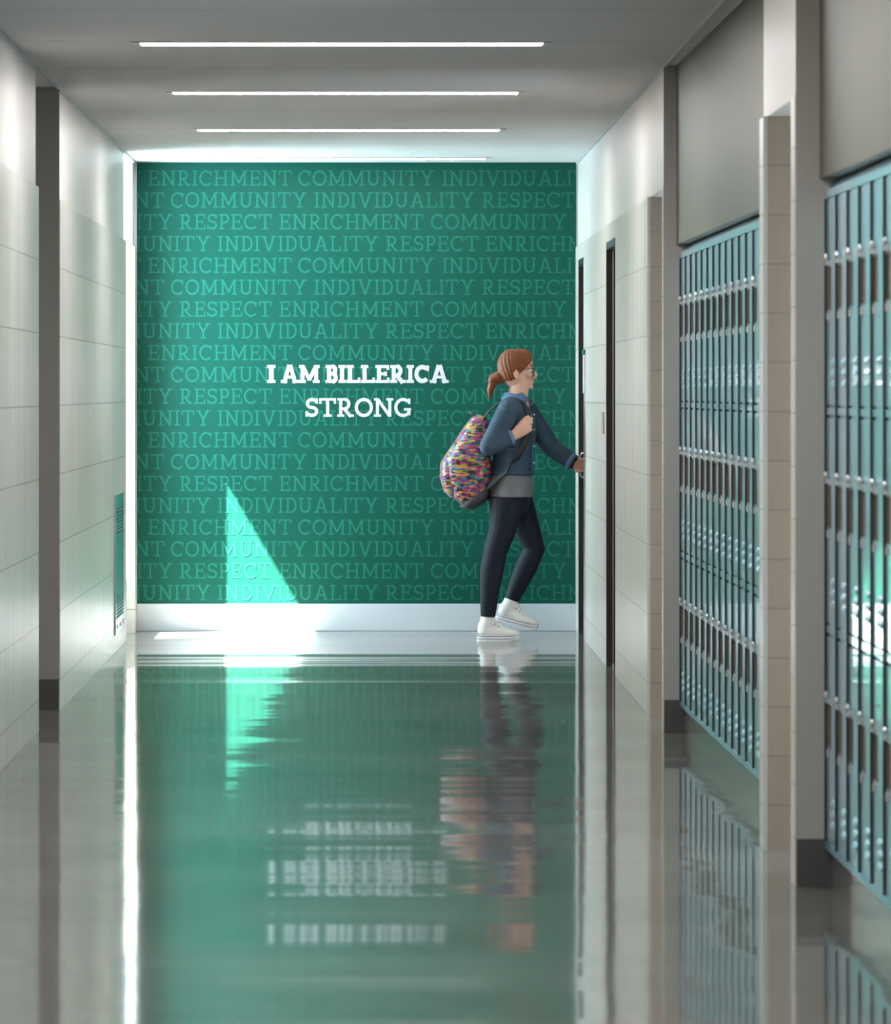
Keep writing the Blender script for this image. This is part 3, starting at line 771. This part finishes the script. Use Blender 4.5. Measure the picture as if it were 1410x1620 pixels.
# face details
for sg_ in (-1, 1):
    e_ = MB().ball(hp(0.0705, 0.031 * sg_, 0.1085), 0.0115, 0.0125, 0.0085, 14, 8).build('eye', M['eye'], person, smooth=True)
    MB().ball(hp(0.0790, 0.031 * sg_, 0.1085), 0.0040, 0.0055, 0.0055, 12, 6).build('iris', M['iris'], e_, smooth=True)
    MB().tube([hp(0.070, 0.052 * sg_, 0.131), hp(0.084, 0.036 * sg_, 0.137), hp(0.090, 0.016 * sg_, 0.134)], [0.003, 0.0045, 0.0035], 8).build('eyebrow', M['hair'], person, smooth=True)
mo = MB(); mo.ball(hp(0.0885, 0, 0.0460), 0.0075, 0.021, 0.0042, 14, 8); mo.ball(hp(0.0870, 0, 0.0375), 0.0075, 0.019, 0.0048, 14, 8)
mo.fused('lips', M['lips'], person, 0.0018, 2)
gl = MB()
for sg_ in (-1, 1):
    pts = [hp(0.094 - 0.010 * abs(math.sin(a) * 0.5 + 0.2), 0.033 * sg_ + 0.025 * math.cos(a), 0.107 + 0.018 * math.sin(a)) for a in [2 * PI * k / 20 for k in range(21)]]
    gl.tube(pts, 0.0017, 6)
    gl.tube([hp(0.088, 0.058 * sg_, 0.114), hp(0.045, 0.073 * sg_, 0.113), hp(-0.008, 0.079 * sg_, 0.108)], 0.0018, 6)
gl.tube([hp(0.094, -0.009, 0.110), hp(0.099, 0, 0.113), hp(0.094, 0.009, 0.110)], 0.0017, 6)
gl.build('glasses', M['black'], person, smooth=True)

# hair: a cap that follows the skull with the face left open, a gathered knot and a short tail
hm = MB(); hm.loft(head_rings(0.011, 0.03), 40)
hme = hm.mesh('hair', M['hair'], True)
bm = bmesh.new(); bm.from_mesh(hme)
bmesh.ops.subdivide_edges(bm, edges=bm.edges, cuts=2, use_grid_fill=True, smooth=0.6)
kill = []
for f in bm.faces:
    c = f.calc_center_median(); x = c.x - HX; z = c.z - HZ
    line = 0.028 + (z - 0.10) * 0.95 if z < 0.158 else 0.083
    if z < 0.10: line = 0.028 - (0.10 - z) * 1.05
    if x > line or z < 0.045: kill.append(f)
bmesh.ops.delete(bm, geom=kill, context='FACES')
bmesh.ops.recalc_face_normals(bm, faces=bm.faces)
for v in bm.verts:
    a_ = math.atan2(v.co.y - YP, v.co.x - HX)
    v.co += v.normal * (0.0022 * math.sin(a_ * 26 + v.co.z * 70))
bm.to_mesh(hme); bm.free()
ho = bpy.data.objects.new('hair', hme); COL.objects.link(ho); ho.parent = person
so = ho.modifiers.new('thickness', 'SOLIDIFY'); so.thickness = 0.012; so.offset = -1
sb = ho.modifiers.new('soft', 'SUBSURF'); sb.levels = 1; sb.render_levels = 1
kn = MB(); kn.loft([(Q(799, 594), 0.036, 0.034), (Q(788, 598), 0.040, 0.036), (Q(780, 601), 0.032, 0.030), (Q(776, 606), 0.022, 0.022)], 16)
kn.loft([(Q(786, 599), 0.026, 0.026), (Q(779, 608), 0.026, 0.024), (Q(776, 618), 0.022, 0.020), (Q(775.5, 627), 0.012, 0.011), (Q(776, 632), 0.004, 0.004)], 14)
kn.loft([(Q(806, 588), 0.052, 0.030), (Q(797, 595), 0.038, 0.032)], 16)
kn.fused('ponytail', M['hair'], person, 0.004, 3)
MB().loft([(Q(792.5, 594.5), 0.039, 0.034), (Q(790.5, 597), 0.039, 0.034)], 16).build('hair_tie', M['black'], person, smooth=True)

# jeans
J = MB()
J.loft([(Q(806, 812), 0.135, 0.100, lat), (Q(806, 795), 0.168, 0.117, lat), (Q(806, 772), 0.166, 0.114, lat), (Q(808, 758), 0.152, 0.102, lat)], 28)
for LG, zc in ((RL, 5), (LL, 5)):
    J.loft([(c, a + 0.010, b + 0.010) for c, a, b in LG[:6]] + [(LG[6][0], LG[6][1] + 0.006, LG[6][2] + 0.006)], 20)
for (x, y, dy, r_) in ((781, 879, -0.078, 0.060), (777, 965, -0.078, 0.040), (771.5, 970, -0.078, 0.042)):
    c = Q(x if r_ > 0.05 else 771.8, y, dy)
    J.loft([(c + Vector((0, 0, 0.008)), r_ * 0.9, r_ * 0.93), (c, r_ + 0.001, r_ + 0.003), (c - Vector((0, 0, 0.008)), r_ * 0.9, r_ * 0.93)], 18)
jeans = J.fused('jeans', M['jeans'], person, 0.0048, 4)
# shirt hem below the jacket and collar at the neck
S_ = MB()
S_.loft([(Q(809, 786.5), 0.180, 0.128, lat), (Q(809, 770), 0.178, 0.126, lat), (Q(810, 745), 0.156, 0.110, lat), (Q(812, 720), 0.146, 0.102, lat)], 28)
S_.fused('shirt', M['shirt'], person, 0.005, 3)
# jacket
A = MB()
A.loft([(Q(811, 750.5), 0.163, 0.119, lat), (Q(811, 744), 0.164, 0.120, lat), (Q(812, 724), 0.158, 0.114, lat), (Q(813, 704), 0.158, 0.117, lat), (Q(814, 684), 0.168, 0.128, lat),
        (Q(813.5, 662), 0.178, 0.118, lat), (Q(813, 647), 0.174, 0.094, lat), (Q(815, 636), 0.130, 0.074, lat), (Q(817, 629), 0.076, 0.062, lat)], 30)
A.loft([(RS + Vector((0, 0.02, 0.01)), 0.062, 0.062), (RS.lerp(RE, 0.3), 0.061, 0.064), (RS.lerp(RE, 0.7), 0.054, 0.057), (RE, 0.052, 0.053)], 18); A.ball(RE, 0.053, 0.052, 0.053)
A.loft([(RE, 0.051, 0.053), (RE.lerp(RW, 0.4), 0.050, 0.054), (RE.lerp(RW, 0.86), 0.040, 0.044)], 18)
A.loft([(LS + Vector((0, -0.02, 0.01)), 0.062, 0.062), (LS.lerp(LE_, 0.4), 0.058, 0.060), (LE_, 0.051, 0.053)], 18); A.ball(LE_, 0.052, 0.051, 0.052)
A.loft([(LE_, 0.050, 0.052), (LE_.lerp(LWr, 0.5), 0.047, 0.051), (LE_.lerp(LWr, 0.90), 0.038, 0.044)], 18)
A.ball(RS, 0.066, 0.064, 0.066); A.ball(LS, 0.066, 0.064, 0.066)
# folds at the elbow and the waist
for k in range(3):
    c = RE.lerp(RS, 0.10 + 0.10 * k); A.loft([(c + Vector((-0.004, 0, 0.007)), 0.048, 0.049), (c, 0.0565, 0.0575), (c + Vector((0.004, 0, -0.007)), 0.048, 0.049)], 18)
    c = RE.lerp(RW, 0.16 + 0.14 * k); A.loft([(c + Vector((-0.008, 0, 0)), 0.044, 0.046), (c, 0.0525, 0.056), (c + Vector((0.008, 0, 0)), 0.044, 0.046)], 18)
    c = LE_.lerp(LS, 0.12 + 0.12 * k); A.loft([(c + Vector((-0.006, 0, 0.006)), 0.046, 0.047), (c, 0.0575, 0.058), (c + Vector((0.006, 0, -0.006)), 0.046, 0.047)], 18)
jacket = A.fused('jacket', M['denim'], person, 0.0048, 4)
co = MB()
co.loft([(Q(817, 634), 0.082, 0.068, lat), (Q(817.5, 629), 0.066, 0.062, lat), (Q(816, 623.5), 0.061, 0.061, lat)], 28, cap=False)
co.loft([(Q(816, 623.5), 0.061, 0.061, lat), (Q(815.5, 626), 0.071, 0.070, lat), (Q(815, 633), 0.090, 0.080, lat)], 28, cap=False)
tag(co.build('collar', M['denim_light'], jacket, smooth=True), 'paler turned-down collar')
for c0, c1, rr in ((RE.lerp(RW, 0.80), RE.lerp(RW, 0.94), 0.0445), (LE_.lerp(LWr, 0.82), LE_.lerp(LWr, 0.98), 0.044)):
    MB().loft([(c0, rr, rr + 0.004), (c1, rr - 0.002, rr + 0.003)], 20).build('cuff', M['denim_light'], jacket, smooth=True)
MB().loft([(Q(811, 751.5), 0.165, 0.121, lat), (Q(811, 745), 0.1665, 0.1225, lat)], 30).build('waistband', M['denim'], jacket, smooth=True)
for (xa, ya, xb, yb) in ((797, 709, 815, 710.5),):
    pts = []
    for k in range(7):
        p_ = Q(xa + (xb - xa) * k / 6, ya + (yb - ya) * k / 6); u_ = (p_.x - Q(813.5, 0).x) / 0.124
        pts.append((p_.x, YP - 0.176 * math.sqrt(max(0.02, 1 - u_ * u_)) - 0.004, p_.z))
    MB().tube(pts, 0.0030, 6).build('seam', M['denim_light'], jacket, smooth=True)

def skin_line(pts, name, mat, r=0.0028):
    out = []
    for x, y in pts:
        p_ = Q(x, y); u_ = (p_.x - Q(813.5, 0).x) / 0.124
        out.append((p_.x, YP - 0.176 * math.sqrt(max(0.03, 1 - u_ * u_)) - 0.003, p_.z))
    MB().tube(out, r, 6).build(name, mat, jacket, smooth=True)
skin_line([(840, 655), (842, 670), (842.5, 690), (842, 710), (841, 744)], 'button_placket', M['denim_light'])
for y in (656, 680, 706, 732):
    x_ = 844.5; p_ = Q(x_, y); u_ = (p_.x - Q(813.5, 0).x) / 0.124
    MB().ball((p_.x, YP - 0.176 * math.sqrt(max(0.03, 1 - u_ * u_)) - 0.004, p_.z), 0.006, 0.004, 0.006, 10, 6).build('button', M['chrome'], jacket, smooth=True)
wc = LE_.lerp(LWr, 0.995); MB().loft([(LE_.lerp(LWr, 0.985), 0.030, 0.034), (LE_.lerp(LWr, 1.06), 0.028, 0.033)], 18).build('watch', M['black'], person, smooth=True)

# shoes
def shoe(heel, ang, dy):
    """canvas high-top; local x runs from the heel (0) to the toe (0.252), z up from the ground"""
    mt = Matrix.Translation(heel) @ Matrix.Rotation(ang, 4, 'Y')
    T = lambda x, y, z: mt @ Vector((x, y, z))
    U = MB()
    st = [(0.016, 0.022, 0.060, 0.028), (0.045, 0.030, 0.066, 0.030), (0.085, 0.034, 0.070, 0.030), (0.125, 0.037, 0.060, 0.026), (0.160, 0.041, 0.050, 0.021), (0.195, 0.040, 0.043, 0.016), (0.225, 0.032, 0.039, 0.011), (0.240, 0.018, 0.036, 0.006)]
    vz = mt.to_3x3() @ Vector((0, 1, 0))
    U.loft([(T(x, 0, zc - h * 0.35), w, h + 0.012, vz) for x, w, zc, h in st], 20)
    U.loft([(T(0.052, 0, 0.040), 0.033, 0.046, vz), (T(0.054, 0, 0.075), 0.034, 0.047, vz), (T(0.064, 0, 0.105), 0.037, 0.043, vz), (T(0.066, 0, 0.130), 0.040, 0.042, vz)], 20)
    U.loft([(T(0.075, 0, 0.112), 0.022, 0.028, vz), (T(0.110, 0, 0.088), 0.024, 0.022, vz), (T(0.150, 0, 0.066), 0.024, 0.014, vz), (T(0.180, 0, 0.054), 0.022, 0.010, vz)], 16)
    up = U.fused('shoe', M['canvas'], person, 0.0036, 3)
    def outline(grow, n=40):
        o = []
        for k in range(n):
            a = 2 * PI * k / n; ca, sa = math.cos(a), math.sin(a)
            x = 0.126 + (0.124 + grow) * math.copysign(abs(ca) ** 0.85, ca)
            wd = 0.041 if x > 0.15 else 0.033 + (x / 0.15) * 0.008
            o.append((x, (wd + grow) * math.copysign(abs(sa) ** 0.75, sa)))
        return o
    def slab(name, grow, z0, z1, toe, mat, par):
        mb = MB(); o = outline(grow); a = []; b = []
        for x, y in o:
            lift = toe * max(0, (x - 0.17) / 0.08) ** 2
            a.append(mb.vert(T(x, y, z0 + lift))); b.append(mb.vert(T(x, y, z1 + lift * 0.6)))
        n = len(o)
        mb.face(a[::-1]); mb.face(b)
        for k in range(n): mb.face((a[k], a[(k+1) % n], b[(k+1) % n], b[k]))
        return mb.build(name, mat, par)
    slab('sole', 0.0, 0.0, 0.030, 0.012, M['sole'], up)
    slab('sole_stripe', 0.0012, 0.0245, 0.0275, 0.010, M['navy'], up)
    slab('sole_stripe', 0.0012, 0.0085, 0.0115, 0.011, M['navy'], up)
    la = MB()
    for k in range(5):
        x = 0.098 + k * 0.020; z = 0.112 - k * 0.0128
        la.tube([T(x - 0.006, -0.027, z - 0.012), T(x, -0.012, z + 0.004), T(x + 0.004, 0.012, z + 0.004), T(x, 0.027, z - 0.012)], 0.0026, 6)
    la.tube([T(0.098, -0.010, 0.116), T(0.090, -0.034, 0.110), T(0.084, -0.040, 0.092), T(0.092, -0.038, 0.084), T(0.099, -0.024, 0.108)], 0.0026, 6)
    la.tube([T(0.098, -0.006, 0.118), T(0.112, -0.030, 0.112), T(0.122, -0.040, 0.086), T(0.118, -0.042, 0.076)], 0.0026, 6)
    la.build('laces', M['sole'], up, smooth=True)
    for k in range(4):
        MB().ball(T(0.104 + k * 0.020, -0.031 - k * 0.0012, 0.090 - k * 0.0115), 0.0035, 0.002, 0.0035, 8, 6).build('eyelet', M['steel'], up, smooth=True)
    return up
shoe(Vector((Q(753.5, 0).x, YP - 0.078, 0.0)), 0.0, 0)
shoe(Q(783, 981, 0.085), math.radians(15), 0)

# backpack: hangs on her back from a strap over the right shoulder; a thing of its own
bp = MB()
RB = [(Q(761, 797), 0.090, 0.055), (Q(756, 790), 0.125, 0.085), (Q(746, 775), 0.138, 0.116), (Q(741, 752), 0.146, 0.140), (Q(740.5, 730), 0.146, 0.140), (Q(748, 705), 0.138, 0.102), (Q(755, 682), 0.124, 0.078), (Q(760, 666), 0.100, 0.055), (Q(763, 658), 0.055, 0.028)]
bp.loft([(c, a, b, lat) for c, a, b in RB], 30, power=2.5)
bag = bp.fused('backpack', M['sequin'], None, 0.005, 4)
tag(bag, 'small multicoloured backpack with pink, yellow and blue patches worn on the walking person', 'backpack')
pk = MB()
pk.loft([(Q(724, 783), 0.080, 0.040, lat), (Q(718, 772), 0.104, 0.060, lat), (Q(714, 752), 0.110, 0.066, lat), (Q(714, 735), 0.108, 0.062, lat), (Q(720, 721), 0.090, 0.040, lat)], 24, power=2.4)
pk.fused('front_pocket', M['sequin'], bag, 0.005, 3)
MB().tube([Q(728, 723, -0.112), Q(718, 719.5, -0.095), Q(711, 719.5, -0.05), Q(709, 719.5, 0.0), Q(711, 719.5, 0.05), Q(720, 719.5, 0.09)], 0.0035, 8).build('zip', M['black'], bag, smooth=True)
bt = MB(); bt.loft([(Q(761, 798.5), 0.092, 0.058, lat), (Q(756, 791), 0.129, 0.090, lat), (Q(751, 784), 0.136, 0.105, lat)], 30, power=2.5)
bt.build('base_panel', M['charcoal'], bag, smooth=True)
MB().tube([Q(758, 662, -0.02), Q(748, 655, -0.015), Q(742, 653, 0.0), Q(748, 655, 0.015), Q(758, 662, 0.02)], 0.0055, 8).build('handle_loop', M['black'], bag, smooth=True)
for sd in (-1, 1):
    sp = MB()
    ring = [(764, 664, 0.080, (0, 1, 0)), (773, 652, 0.092, (0, 1, 0)), (785, 640.5, 0.100, (0, 1, 0)), (799, 632.5, 0.104, (0, 1, 0)), (813, 630.5, 0.108, (0, 1, 0)), (825, 637.5, 0.120, (0.3, 0.9 * sd, 0)), (833, 648, 0.140, (0.7, -0.66 * sd, 0)),
            (836, 663, 0.148, (0.75, -0.6 * sd, 0)), (836, 681, 0.154, (0.8, -0.5 * sd, 0)), (829, 702, 0.160, (0.9, -0.3 * sd, 0.2)), (815, 724, 0.166, (0.7, 0, 0.6)), (798, 744, 0.166, (0.6, 0, 0.8)), (780, 762, 0.152, (0.5, 0, 0.8)), (768, 772, 0.135, (0.5, 0, 0.8))]
    sp.loft([(Q(x, y, sd * d), 0.019, 0.005, u) for x, y, d, u in ring], 14)
    sp.build('shoulder_strap', M['black'], bag, smooth=True)
